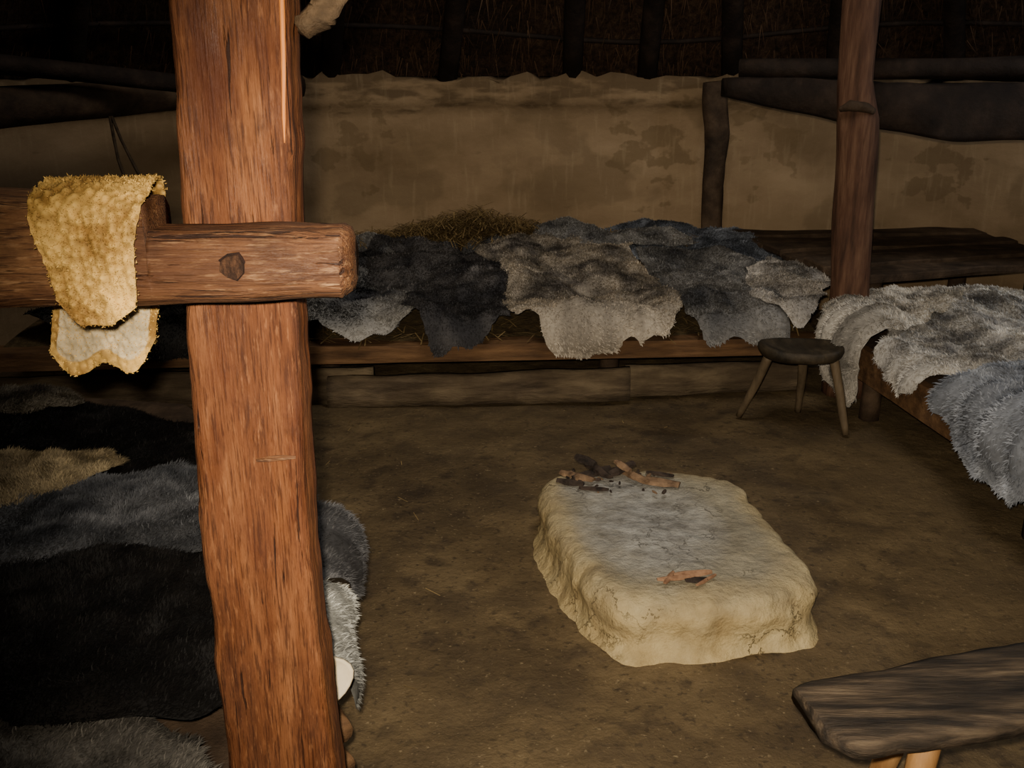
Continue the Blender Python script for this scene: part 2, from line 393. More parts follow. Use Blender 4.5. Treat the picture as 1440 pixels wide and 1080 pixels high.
root=empty('sleeping_bench.001')
Vb,Fb=slab([(1.70,4.9),(1.93,3.0),(2.05,2.3),(4.2,2.3),(4.2,5.1),(3.0,5.3),(1.72,5.12)],0.33,0.37,0.0,5)
py_mesh('platform',Vb,Fb,m_dark,parent=root,smooth=False)
Vb,Fb=slab([(1.655,4.96),(1.885,3.0),(2.005,2.3),(2.05,2.3),(1.93,3.0),(1.70,4.96)],0.22,0.375,0.004,6)
py_mesh('edge_board',Vb,Fb,m_board,parent=root,smooth=False)
for i,(x,y) in enumerate([(1.79,4.7),(1.98,3.4),(2.15,2.5),(3.9,2.5),(3.9,4.7),(2.9,4.9)]):
    Vb,Fb=tube([(x,y,-0.02),(x,y,0.335)],[0.05,0.05],10,0.15,5,i); py_mesh('leg_%d'%i,Vb,Fb,m_dark,parent=root)

root=empty('plank_platform')
a0=Vector((1.80,5.22));a1=Vector((3.25,5.72));b0=Vector((1.45,6.70));b1=Vector((3.15,6.78))
for i in range(6):
    t0=i/6+0.008;t1=(i+1)/6-0.008
    P=[a0.lerp(b0,t0),a1.lerp(b1,t0),a1.lerp(b1,t1),a0.lerp(b0,t1)]
    if i==0: P[1]+=Vector((0.1,0))
    Vb,Fb=slab([(p.x,p.y) for p in P],0.555+0.012*(i%2),0.60+0.016*(i%2),0.014,i*3)
    py_mesh('plank_%d'%i,Vb,Fb,m_dark,parent=root,smooth=False)
for i,(x,y) in enumerate([(2.0,5.42),(3.1,5.8),(1.7,6.55),(3.0,6.6)]):
    Vb,Fb=tube([(x,y,-0.02),(x,y,0.56)],[0.06,0.055],10,0.15,5,i); py_mesh('leg_%d'%i,Vb,Fb,m_dark,parent=root)

root=empty('sleeping_bench.002')
Vb,Fb=slab([(-0.42,1.15),(-0.48,1.9),(-0.64,2.92),(-1.3,3.75),(-2.9,4.05),(-3.2,1.15)],0.34,0.40,0.0,9)
py_mesh('platform',Vb,Fb,m_dark,parent=root,smooth=False)
for i,(x,y) in enumerate([(-0.46,1.93),(-0.72,2.75),(-0.5,1.25),(-1.4,3.5),(-2.7,3.8),(-3.0,1.3)]):
    Vb,Fb=tube([(x,y,-0.02),(x,y,0.345)],[0.05,0.045],10,0.15,5,i); py_mesh('leg_%d'%i,Vb,Fb,m_board,parent=root)
Vb,Fb=tube([(-.44,1.95,.30),(-.365,1.80,.33)],[.03,.026],10,.1,5,2);py_mesh('rail_end',Vb,Fb,m_board,parent=root)
Vb,Fb=tube([(-.44,1.93,.22),(-.36,1.79,.25)],[.026,.024],10,.1,5,3);py_mesh('rail_end_low',Vb,Fb,m_board,parent=root)

# ------------------------------------------------------------ fur pelts
class Frame:
    def __init__(s,o,a,n,z0,slope): 
        s.o=np.array(o);s.a=np.array(a)/np.linalg.norm(a);s.n=np.array(n)/np.linalg.norm(n);s.z0=z0;s.sl=slope
    def map(s,S,D,H,r=0.045):
        dn=np.minimum(D,0); th=np.minimum(-dn/r,math.pi/2)
        rem=np.maximum(-dn-r*math.pi/2,0)
        inn=np.maximum(D,0)-r*np.sin(th)
        z=s.z0+s.sl*np.maximum(D,0)-r*(1-np.cos(th))-rem
        P=np.zeros((len(S),3)); P[:,:2]=s.o[None]+S[:,None]*s.a[None]+inn[:,None]*s.n[None]; P[:,2]=z
        Nn=np.zeros_like(P); Nn[:,:2]=-s.n[None]*np.sin(th)[:,None]; Nn[:,2]=np.cos(th)
        T=np.zeros_like(P); T[:,:2]=-s.n[None]*np.cos(th)[:,None]; T[:,2]=-np.sin(th)
        return P+Nn*H[:,None],Nn,T
FB=Frame((0,4.90),(0.9976,0.0693),(-0.0693,0.9976),zb+0.02,0.10)
FR=Frame((1.70,4.9),(0.119,-0.993),(0.993,0.119),0.385,0.02)
FL=Frame((-0.40,1.4),(-0.12,0.993),(-0.993,-0.12),0.41,0.0)

def pelt(name,fr,poly,dark,light,layer=0,L=0.02,dens=30000,w=0.0028,g=0.02,edge=0.5,base=0.25,contrast=1.2,seed=0,wr=1.0,puff=0.018,nsc=3.0,warp=0.06,lie=0.75,bulk=1.0):
    P=[np.array(p,float) for p in poly]
    for _ in range(3):
        Qn=[]
        for i in range(len(P)):
            a,b=P[i],P[(i+1)%len(P)]; Qn+=[a*.75+b*.25,a*.25+b*.75]
        P=Qn
    P=np.array([p+warp*np.array([nz(p[0],p[1],seed,4),nz(p[0],p[1],seed+9,4)])+0.035*np.array([nz(p[0],p[1],seed,11),nz(p[0],p[1],seed+9,11)]) for p in P])
    lo=P.min(0)-g;hi=P.max(0)+g
    xs=np.arange(lo[0],hi[0],g);ys=np.arange(lo[1],hi[1],g)
    S,D=np.meshgrid(xs,ys); sh=S.shape; S=S.ravel();D=D.ravel()
    A=P;Bq=np.roll(P,-1,0)
    ins=np.zeros(len(S),bool)
    for a,b in zip(A,Bq):
        c=((a[1]>D)!=(b[1]>D)); xi=(b[0]-a[0])*(D-a[1])/((b[1]-a[1])+1e-12)+a[0]; ins^=(c&(S<xi))
    dist=np.full(len(S),9.0); CX=np.zeros(len(S));CY=np.zeros(len(S))
    for a,b in zip(A,Bq):
        ab=b-a;l2=(ab**2).sum()+1e-12
        t=np.clip(((S-a[0])*ab[0]+(D-a[1])*ab[1])/l2,0,1)
        cx=a[0]+t*ab[0];cy=a[1]+t*ab[1];dd=np.hypot(S-cx,D-cy);mk=dd<dist
        dist[mk]=dd[mk];CX[mk]=cx[mk];CY[mk]=cy[mk]
    near=(~ins)&(dist<g*1.0)
    S=np.where(near,CX,S);D=np.where(near,CY,D);dist=np.where(near,0,dist);ins=ins|near
    idx=np.nonzero(ins)[0]
    def per(fn):
        o=np.zeros(len(S)); o[idx]=[fn(S[i],D[i]) for i in idx]; return o
    com=per(lambda x,y:nz(x,y,0,2.2)*0.045+abs(nz(x,y,4,5))*0.03+(bulk-1)*(0.07*(.5+nz(x,y,8,3.2))+.03*nz(x,y,11,7)))
    own=per(lambda x,y:nz(x+seed*3.1,y,seed,3.0)*0.03+(0.4-abs(nz(x,y+seed*2,seed,4.0)))*0.03+nz(x,y,seed,9)*0.012+nz(x,y,seed,20)*0.005)
    pf=1-np.exp(-dist/0.05)
    hang=np.clip(-D/0.08,0,1)
    H=(0.016*layer+0.012+com+0.02)*(1-.6*hang)+puff*pf*(1-.4*hang)+own*wr*pf*0.9+hang*0.012*(1+np.sin(S*26+seed+3*np.sin(S*7)))*wr
    H=np.maximum(H,0.008+0.008*layer)
    pos,Nn,T=fr.map(S,D,H)
    nv=per(lambda x,y:0.5+0.55*fbm(x+seed*1.7,y,seed*2.3,nsc)+0.25*fbm(x+seed*1.7,y,seed*2.3,nsc*4))
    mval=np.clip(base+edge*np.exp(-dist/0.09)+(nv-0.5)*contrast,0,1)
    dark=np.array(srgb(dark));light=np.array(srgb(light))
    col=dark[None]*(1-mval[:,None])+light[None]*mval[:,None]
    ny_,nx_=sh
    I=ins.reshape(sh); cell=I[:-1,:-1]&I[1:,:-1]&I[:-1,1:]&I[1:,1:]
    jj,ii=np.nonzero(cell); q=np.stack([jj*nx_+ii,jj*nx_+ii+1,(jj+1)*nx_+ii+1,(jj+1)*nx_+ii],1)
    cnt=int(len(q)*g*g*dens)
    ci=rng.integers(0,len(q),cnt); u=rng.random(cnt)[:,None];v=rng.random(cnt)[:,None]; c=q[ci]
    bl=lambda X:(X[c[:,0]]*(1-u)*(1-v)+X[c[:,1]]*u*(1-v)+X[c[:,2]]*u*v+X[c[:,3]]*(1-u)*v)
    bp=bl(pos);bn=bl(Nn);bt=bl(T);bc=bl(col)
    ang=per(lambda x,y:3.0*nz(x,y,seed+7,2.5)+2.2*nz(x,y,seed+3,14))[c[:,0]]
    a3=np.array([fr.a[0],fr.a[1],0])
    Tn=np.sin(ang)[:,None]*a3[None]+np.cos(ang)[:,None]*bt
    dr=0.5*bn+lie*Tn+rng.normal(size=(cnt,3))*0.38; dr/=np.linalg.norm(dr,axis=1)[:,None]
    dn=(dr*bn).sum(1); dr+=bn*np.maximum(0.15-dn,0)[:,None]
    clump=per(lambda x,y:0.8+0.7*nz(x,y,seed+5,16))[c[:,0]]
    ln=L*(rng.uniform(0.5,1.15,cnt)*clump)[:,None]
    wd=np.cross(dr,bn); wd/=np.linalg.norm(wd,axis=1)[:,None]+1e-9; wd*=w*0.5
    mid=bp+dr*ln*0.55; tip=bp+dr*ln+bt*ln*0.2
    o=len(pos)
    SV=np.stack([bp-wd,bp+wd,mid+wd*.8,mid-wd*.8,tip],1).reshape(-1,3)
    k=o+5*np.arange(cnt)
    Q2=np.stack([k,k+1,k+2,k+3],1);T2=np.stack([k+3,k+2,k+4],1)
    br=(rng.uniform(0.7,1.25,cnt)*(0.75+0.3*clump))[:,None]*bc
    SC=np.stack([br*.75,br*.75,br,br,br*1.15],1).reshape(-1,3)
    used=np.zeros(len(pos),bool);used[q.ravel()]=True
    allV=np.concatenate([pos,SV])
    keep=np.concatenate([used,np.ones(len(SV),bool)]); remap=np.cumsum(keep)-1
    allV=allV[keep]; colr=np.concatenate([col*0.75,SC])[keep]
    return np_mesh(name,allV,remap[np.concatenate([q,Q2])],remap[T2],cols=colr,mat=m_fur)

PB=[ # back bench
 ([(-2.5,0.1),(-1.9,-0.10),(-1.35,-0.08),(-1.25,.6),(-1.3,1.2),(-2.0,1.1),(-2.4,.7)],(26,24,22),(70,66,60),0,0.2,0.25),
 ([(.45,1.1),(1.0,1.0),(1.72,.85),(1.8,1.3),(1.65,1.9),(.9,1.98),(.45,1.85)],(66,70,78),(140,146,156),0,.3,.4),
 ([(-.3,1.0),(.1,.9),(.75,1.1),(.7,1.5),(.5,1.85),(.1,1.78),(-.2,1.6)],(66,66,68),(140,138,134),0,.3,.4),
 ([(-1.5,.15),(-1.05,-.0),(-.69,-.05),(-.50,.0),(-.42,.35),(-.60,.9),(-.7,1.6),(-1.35,1.65),(-1.55,1.0)],(70,70,74),(164,161,155),1,.7,.35),
 ([(-.64,.30),(-.47,-.04),(-.25,-.08),(-.02,-.05),(.08,.3),(.02,.8),(-.10,1.2),(-.40,1.55),(-.85,1.45),(-.85,.9)],(48,47,49),(110,106,104),2,.25,.25),
 ([(-.05,.1),(.05,-.04),(.3,-.09),(.6,-.08),(.88,-.05),(.94,.25),(.82,.75),(.84,1.2),(.6,1.5),(.05,1.5),(-.15,1.2),(-.03,.9),(.0,.5)],(84,79,74),(184,173,156),3,.45,.35),
 ([(.82,.15),(.90,-.05),(1.1,-.08),(1.35,-.06),(1.5,.10),(1.6,.6),(1.5,1.1),(1.0,1.25),(.80,1.0),(.84,.5)],(64,64,66),(132,130,127),2,.3,.35),
 ([(1.26,.12),(1.36,-.03),(1.56,-.04),(1.72,.22),(1.95,.6),(1.78,.95),(1.5,.9),(1.34,.45)],(108,104,100),(182,176,167),4,.3,.5),
 ([(.25,1.25),(.7,1.15),(1.15,1.2),(1.3,1.55),(.95,1.75),(.5,1.75),(.2,1.6)],(80,80,82),(160,158,154),3,.5,.35),
]
for i,(poly,dk,lt,ly,ed,ba) in enumerate(PB):
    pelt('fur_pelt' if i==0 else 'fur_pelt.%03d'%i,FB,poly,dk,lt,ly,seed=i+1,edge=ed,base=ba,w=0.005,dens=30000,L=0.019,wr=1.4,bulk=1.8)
PR=[
 ([(-.2,.9),(-.45,1.3),(-.35,2.2),(.9,2.3),(1.6,1.8),(1.2,1.0),(.3,.8)],(92,90,90),(194,190,182),0,.3,.45,4.0),
 ([(.42,.06),(.1,.14),(-.25,.2),(-.38,.7),(-.35,1.7),(.6,1.75),(1.05,1.0),(1.0,.02),(.80,-.13),(.58,-.10),(.46,-.02)],(98,96,96),(214,210,202),1,.35,.45,4.5),
 ([(1.05,.4),(1.0,.06),(1.10,-.11),(1.26,-.18),(1.45,-.21),(1.8,-.18),(2.1,.0),(2.1,1.3),(1.5,1.5),(1.15,.9)],(80,84,92),(158,163,172),3,.25,.4,3.5),
 ([(-.12,-.02),(.02,-.14),(.14,-.24),(.30,-.31),(.42,-.24),(.46,-.02),(.44,.15),(.2,.4),(-.1,.7),(-.40,.65),(-.36,.2),(-.25,-.0)],(118,114,107),(200,194,183),4,.35,.5,4.5),
]
for i,(poly,dk,lt,ly,ed,ba,ns) in enumerate(PR):
    pelt('fur_pelt.%03d'%(i+10),FR,poly,dk,lt,ly,seed=i+20,edge=ed,base=ba,w=0.0048,dens=30000,L=0.023,nsc=ns,wr=1.8,bulk=1.6)
PL=[
 ([(1.3,.5),(1.7,.1),(2.1,.5),(2.35,1.2),(2.4,2.0),(1.6,2.2),(1.3,1.4)],(12,9,8),(30,26,22),1,0.1,0.1),
 ([(2.0,1.0),(2.25,.85),(2.45,1.2),(2.5,2.0),(2.2,2.3),(2.0,1.7)],(46,41,36),(108,100,86),3,.3,.35),
 ([(.95,1.12),(1.15,.95),(1.42,.75),(1.62,.52),(1.72,.95),(1.6,1.6),(1.1,2.1),(.55,1.9),(.70,1.4)],(78,66,46),(150,134,102),4,.3,.4),
 ([(.96,.1),(1.05,.02),(1.45,.02),(1.58,.3),(1.42,.85),(1.2,1.12),(1.0,1.15),(.93,.6)],(46,48,52),(100,101,104),3,.25,.4),
 ([(.72,.03),(.78,-.04),(.95,-.10),(1.15,-.09),(1.22,.03),(1.15,.25),(.8,.25)],(40,39,40),(102,102,104),3,.2,.3),
 ([(-.25,.0),(-.3,1.6),(.36,1.6),(.42,.9),(.33,.4),(.22,.1)],(46,44,41),(106,102,95),0,.3,.4),
 ([(.20,.10),(.5,.04),(.85,.1),(1.0,.5),(1.0,1.0),(1.1,1.5),(.5,1.8),(.34,1.5),(.28,.8)],(9,7,6),(24,20,17),3,.05,.1),
 ([(.46,.1),(.45,-.03),(.50,-.12),(.60,-.15),(.74,-.11),(.80,-.02),(.76,.15),(.5,.16)],(110,110,106),(186,186,178),4,.3,.5),
]
for i,(poly,dk,lt,ly,ed,ba) in enumerate(PL):
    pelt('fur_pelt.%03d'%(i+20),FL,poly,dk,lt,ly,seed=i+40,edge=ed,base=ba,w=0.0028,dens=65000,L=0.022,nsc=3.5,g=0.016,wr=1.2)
V=[];F=[];NR=8;NA=20
for r in range(NR):
    for a in range(NA):
        th=2*math.pi*a/NA; rr=(r+.3)/NR
        x=-.392+.064*rr*math.cos(th)*(1+.1*math.sin(2*th)); z=.462+.050*rr*math.sin(th)
        y=1.79+0.018*(1-rr*rr)+.03*(x+.39)/.058*.4+.02*(z-.46)/.04
        V.append((x,y,z))
for r in range(NR-1):
    for a in range(NA): F.append((r*NA+a,r*NA+(a+1)%NA,(r+1)*NA+(a+1)%NA,(r+1)*NA+a))
F.append(tuple(range(NA)))
ob=py_mesh('turned_corner',V,F,m_leather,parent=bpy.data.objects['fur_pelt.027'])
sm=ob.modifiers.new('t','SOLIDIFY');sm.thickness=.008

# ------------------------------------------------------------ straw
def straw(name,pts,L=(0.08,0.2),w=0.003,flat=0.25,c0=(92,74,46),c1=(154,130,86),parent=None):
    V=[];T=[];C=[]
    for (x,y,z) in pts:
        th=rng.uniform(0,2*math.pi);l=rng.uniform(*L);up=rng.normal()*flat
        d=Vector((math.cos(th),math.sin(th),up)).normalized();s=Vector((-math.sin(th),math.cos(th),0))*w
        a=Vector((x,y,z))-d*l/2;b=Vector((x,y,z))+d*l/2; m=Vector((x,y,z+0.15*l*rng.random()*(1 if flat>.1 else 0)))
        if min(a.z,b.z)<0.004: a.z=max(a.z,0.004);b.z=max(b.z,0.004)
        o=len(V);V+=[a-s,a+s,m+s,m-s,b+s,b-s];T+=[(o,o+1,o+2,o+3),(o+3,o+2,o+4,o+5)]
        f=rng.random();c=np.array(srgb(c0))*(1-f)+np.array(srgb(c1))*f;C+=[c]*6
    return np_mesh(name,np.array([tuple(v) for v in V]),quads=T,cols=np.array(C),mat=m_straw,smooth=False,parent=parent)
pts=[]
for i in range(3600):
    x=rng.normal(-0.18,0.38);d=rng.uniform(1.5,1.85)
    pts.append((x,4.875+0.07*x+d,0.57+max(0,0.18-0.26*abs(x+.25))*rng.random()+0.03*rng.random()))
for i in range(1300):
    x=rng.uniform(-1.5,1.2);pts.append((x,4.875+0.07*x+rng.uniform(1.4,1.85),0.57+0.04*rng.random()))
for i in range(360):
    x=rng.uniform(-2.3,1.5);pts.append((x,4.90+0.07*x+rng.uniform(0,0.3),0.35+rng.random()*0.02))
straw('straw',[p for p in pts if p[1]<6.72],parent=bench0)
pts=[]
for i in range(30): pts.append((rng.uniform(-1.6,1.0),rng.uniform(4.5,4.7),0.006))
for i in range(20): pts.append((rng.uniform(-1.2,2.0),rng.uniform(2.2,4.4),0.008))
pts=[p for p in pts if not(0<p[0]<1.15 and 2.3<p[1]<3.9)]
straw('loose_straw',pts,(0.03,0.08),0.0015,0.02)

# ------------------------------------------------------------ hearth
rim=[(.345,2.59),(.60,2.60),(.875,2.665),(.960,2.79),(.935,3.05),(.905,3.30),(.88,3.50),(.74,3.62),(.48,3.655),(.25,3.63),(.135,3.56),(.115,3.40),(.145,3.12),(.185,2.92),(.245,2.72)]
P=[Vector(p) for p in rim]
for _ in range(4):
    Qn=[]
    for i in range(len(P)):
        a,b=P[i],P[(i+1)%len(P)];Qn+=[a*.78+b*.22,a*.22+b*.78]
    P=Qn
c=sum(P,Vector((0,0)))/len(P); n=len(P)
prof=[(0.050,-0.03),(0.022,-0.005),(0.008,0.012),(0.003,0.03),(0.001,0.05),(0.004,0.07),(0.008,0.09),(0.008,0.108),(0.004,0.124),(-0.003,0.139),(-0.013,0.151),(-0.026,0.160),(-0.044,0.167)]
V=[];C=[];rows=0; HT=0.172
def topn(x,y):
    return 0.012*fbm(x,y,1,3)+0.004*nz(x,y,2,22)
for (o,z) in prof:
    for p in P:
        d=(p-c).normalized(); k=0.018*fbm(p.x,p.y,z*2,4)+0.014*nz(p.x,p.y,z,14)+.007*nz(p.x,p.y,z,34)
        V.append((p.x+d.x*(o+k),p.y+d.y*(o+k),z+(topn(p.x,p.y) if z>.12 else 0)+0.006*nz(p.x,p.y,z,12)*(z>0)))
        tt=0.0 if z<0.11 else (z-0.11)/0.06*0.45; C.append((tt,0,0))
    rows+=1
for s in np.linspace(0.80,0.03,24):
    for p in P:
        q=c+(p-c)*s; h=HT+topn(q.x,q.y)-0.010*(1-s)
        V.append((q.x,q.y,h))
        ash=max(0,1-((q.x-.48)**2/0.075+(q.y-3.15)**2/0.17)); ash=max(ash,0.9*max(0,1-((q.x-.4)**2/.07+(q.y-3.45)**2/.03)))
        C.append((min(1,0.6+(.85-s)*2.4),ash**.7,0))
    rows+=1
Q=[(r*n+i,r*n+(i+1)%n,(r+1)*n+(i+1)%n,(r+1)*n+i) for r in range(rows-1) for i in range(n)]
V.append((c.x,c.y,HT-.012));C.append((1,.6,0)); o=len(V)-1
T=[((rows-1)*n+i,(rows-1)*n+(i+1)%n,o) for i in range(n)]
np_mesh('hearth',V,Q,T,cols=np.array(C),mat=hearth_mat())

def chunk(p,q,w,h,seed):
    p=Vector(p);q=Vector(q);d=(q-p).normalized();s=d.cross(Vector((0,0,1))).normalized();u=s.cross(d).normalized()
    V=[];F=[];K=7;sec=[(-1,-.5),(-.7,.3),(0,.8),(.8,.35),(1,-.5),(0,-.6)]
    for i in range(K):
        t=i/(K-1);m=p.lerp(q,t)
        tp=0.6+0.4*math.sin(math.pi*t)
        for j,(a,b) in enumerate(sec):
            k=1+0.35*nz(i*.8+seed,j*.9,seed*.3,1)
            V.append(m+s*a*w*.5*tp*k+u*b*h*.5*tp*k)
    for i in range(K-1):
        for j in range(6):F.append((i*6+j,i*6+(j+1)%6,(i+1)*6+(j+1)%6,(i+1)*6+j))
    F+= [(5,4,3,2,1,0),tuple((K-1)*6+j for j in range(6))]
    return V,F
pp=Parts()
zt=0.187
for i,(a,b,w,h,m) in enumerate([((.19,3.56,zt),(.31,3.47,zt+.005),.05,.03,1),((.23,3.50,zt),(.38,3.58,zt+.01),.045,.035,0),
  ((.29,3.61,zt+.02),(.37,3.46,zt+.02),.045,.035,0),((.36,3.50,zt+.01),(.47,3.58,zt+.03),.045,.04,0),((.42,3.58,zt),(.51,3.45,zt+.01),.045,.03,1),
  ((.48,3.50,zt),(.63,3.44,zt),.065,.03,1),((.25,3.42,zt-.005),(.36,3.40,zt-.003),.03,.02,0),((.17,3.48,zt),(.27,3.44,zt),.035,.03,0),((.32,3.54,zt+.04),(.25,3.60,zt+.05),.05,.035,0),((.45,3.50,zt+.03),(.40,3.56,zt+.045),.035,.03,1),((.52,3.56,zt),(.62,3.52,zt),.03,.02,0)]):
    pp.add(*chunk(a,b,w,h,i*3.3),m)
for i in range(30):
    x=rng.uniform(.18,.62);y=rng.uniform(3.36,3.58);r=rng.uniform(.008,.02)
    pp.add(*chunk((x,y,zt-.004),(x+rng.normal()*r,y+rng.normal()*r+.01,zt-.002),r,r*.8,i),i%3==0)
pp.obj('charred_firewood',[m_charcoal,m_fire],smooth=False)
pp=Parts()
for i,(a,b,w,h,m) in enumerate([((.445,2.72,zt),(.55,2.73,zt+.004),.022,.018,0),((.50,2.75,zt),(.62,2.76,zt+.004),.03,.022,0),((.465,2.695,zt),(.50,2.76,zt+.004),.02,.015,0),((.53,2.715,zt),(.60,2.725,zt),.03,.012,1),((.56,2.69,zt-.004),(.63,2.75,zt),.015,.012,0)]):
    pp.add(*chunk(a,b,w,h,i*5.3),m)
pp.obj('kindling_sticks',[m_kind,m_charcoal],smooth=False)

# ------------------------------------------------------------ foreground post
def lerp_tab(tab,z):
    for i in range(len(tab)-1):
        if tab[i][0]<=z<=tab[i+1][0]:
            t=(z-tab[i][0])/(tab[i+1][0]-tab[i][0]); return [tab[i][k]*(1-t)+tab[i+1][k]*t for k in range(1,len(tab[i]))]
    return list(tab[-1][1:]) if z>tab[-1][0] else list(tab[0][1:])
tab=[(-0.02,-.530,-.300),(.48,-.518,-.322),(.60,-.514,-.330),(.68,-.520,-.333),(.82,-.514,-.337),(1.02,-.519,-.340),(1.34,-.509,-.336),(1.78,-.481,-.317),(2.4,-.45,-.29),(3.3,-.42,-.26)]
y0,y1=1.50,1.60
V=[];F=[];zz=np.arange(-0.02,3.3,0.010)
def section(xl,xr,ya,yb,z,bv,m=5):
    pts=[]
    cs=[(xl,ya),(xr,ya),(xr,yb),(xl,yb)]
    for i in range(4):
        a=Vector(cs[i]);b=Vector(cs[(i+1)%4]);d=(b-a).normalized()
        a2=a+d*bv;b2=b-d*bv
        for k in range(m+1): pts.append(a2.lerp(b2,k/m))
    return pts
for z in zz:
    xl,xr=lerp_tab(tab,z)
    xl+=.005*nz(1,2,z,7)+.002*nz(1,2,z,25);xr+=.005*nz(5,2,z,7)+.002*nz(5,2,z,25)
    for j,p in enumerate(section(xl,xr,y0,y1,z,0.010+0.007*nz(0,0,z,9),12)):
        k=0.003*nz(p.x*25,p.y*25,z*3)+0.005*nz(p.x*4,p.y*4,z*6)+0.0035*nz(p.x*60,p.y*60,z*8)
        dx=1 if p.x>(xl+xr)/2 else -1; dy=1 if p.y>1.55 else -1
        V.append((p.x+dx*k*.8,p.y+dy*k,z))
n=52
for i in range(len(zz)-1):
    for j in range(n): F.append((i*n+j,i*n+(j+1)%n,(i+1)*n+(j+1)%n,(i+1)*n+j))
F+=[tuple(range(n-1,-1,-1)),tuple((len(zz)-1)*n+j for j in range(n))]
root=empty('timber_post')
py_mesh('shaft',V,F,m_post,parent=root,smooth=True)
V,F=tube([(-.318,1.498,1.92),(-.323,1.497,1.80),(-.327,1.497,1.70),(-.332,1.498,1.62),(-.334,1.499,1.585)],[.0045,.005,.0035,.003,.001],8,.5,30,3,flat=.6)
py_mesh('split_sliver',V,F,m_sliver,parent=root)
V,F=chunk((-.415,1.499,1.083),(-.35,1.499,1.090),.012,.012,2); py_mesh('axe_chip',V,F,m_beam,parent=root,smooth=False)

root=empty('crossbeam')
tabx=[(-2.0,1.372,1.508,1.37),(-1.2,1.368,1.514,1.375),(-.80,1.362,1.520,1.378),(-.60,1.365,1.517,1.38),(-.5121,1.366,1.515,1.382),(-.5119,1.366,1.471,1.382),(-.40,1.369,1.468,1.383),(-.30,1.370,1.468,1.384),(-.245,1.370,1.473,1.386),(-.234,1.378,1.469,1.398),(-.229,1.392,1.455,1.420)]
xs=list(np.arange(-2.0,-.52,0.012))+[-.514,-.5121,-.5119]+list(np.arange(-.507,-.25,0.008))+[-.245,-.239,-.234,-.229]
V=[];F=[]
for x in xs:
    zl,zh,ya=lerp_tab(tabx,x); yb=1.502 if x<-.3 else 1.502-(x+.3)*0.35
    s=section(zl,zh,ya,yb,0,min(0.018,(zh-zl)*.3),10)
    for p in s:
        k=0.005*nz(x*3,p.x*30,p.y*30)+0.006*nz(x*6,p.x*5,p.y*5)+0.004*nz(x*9,p.x*70,p.y*70)
        dz=1 if p.x>(zl+zh)/2 else -1; dy=1 if p.y>1.44 else -1
        V.append((x,p.y+dy*k,p.x+dz*k))
n=44
for i in range(len(xs)-1):
    for j in range(n): F.append((i*n+j,(i+1)*n+j,(i+1)*n+(j+1)%n,i*n+(j+1)%n))
F+=[tuple(range(n)),tuple((len(xs)-1)*n+j for j in range(n-1,-1,-1))]
py_mesh('rail',V,F,m_beam,parent=root,smooth=True)
m_hole=material('peg_endgrain',[(0.3,(20,11,7)),(0.5,(46,29,19)),(0.7,(80,54,36))],(110,110,60),5,0.8,0.9,(200,200,100),.006)
V=[];F=[]
rr=[.0185,.021,.0175,.019,.0205,.0175,.020,.0185]
for (f,y) in ((1.15,1.394),(1.12,1.3815),(.98,1.3805),(.93,1.3775),(.6,1.3785),(.2,1.3775)):
    for j in range(8):
        th=2*math.pi*j/8+.3; V.append((-.393+rr[j]*f*math.cos(th),y+.001*math.sin(j*5),1.424+rr[j]*f*math.sin(th)))
for i in range(5):
    for j in range(8):F.append((i*8+j,i*8+(j+1)%8,(i+1)*8+(j+1)%8,(i+1)*8+j))
F.append(tuple(5*8+j for j in range(8)))
m_gap=material('peg_gap',[(0.3,(12,6,4)),(0.6,(30,14,8))],(60,60,60),5,0.9,0.3)
py_mesh('peg',V,F,mats=[m_hole,m_gap],midx=[1]*16+[0]*(len(F)-16),parent=root,smooth=False)
V,F=tube([(-2.0,1.6,-0.02),(-2.0,1.6,1.5),(-2.0,1.6,3.2)],[.11,.105,.1],16,.08,4,5,sub=10)
py_mesh('timber_post.001',V,F,m_post)

# ------------------------------------------------------------ sheepskin over the rail
path=[(1.350,1.345),(1.355,1.38),(1.357,1.44),(1.357,1.48),(1.366,1.513),(1.395,1.530),(1.44,1.533),(1.49,1.528),(1.522,1.51),(1.535,1.47),(1.540,1.40),(1.540,1.32),(1.540,1.25),(1.535,1.212)]
pv=catmull(path,10)
cum=[0]
for a,b in zip(pv[:-1],pv[1:]): cum.append(cum[-1]+(b-a).length)
tot=cum[-1]; nu=90; nw=190
def at(l):
    l=min(max(l,0),tot-1e-6)
    for i in range(len(pv)-1):
        if cum[i+1]>=l:
            t=(l-cum[i])/(cum[i+1]-cum[i]); a=pv[i].lerp(pv[i+1],t); d=(pv[i+1]-pv[i]).normalized(); return a,Vector((-d.y,d.x))
    return pv[-1],Vector((0,1))
V=[];C=[];G=[]
yl=np.array(srgb((204,168,94)));yd=np.array(srgb((126,94,44)));cr=np.array(srgb((196,178,142)))
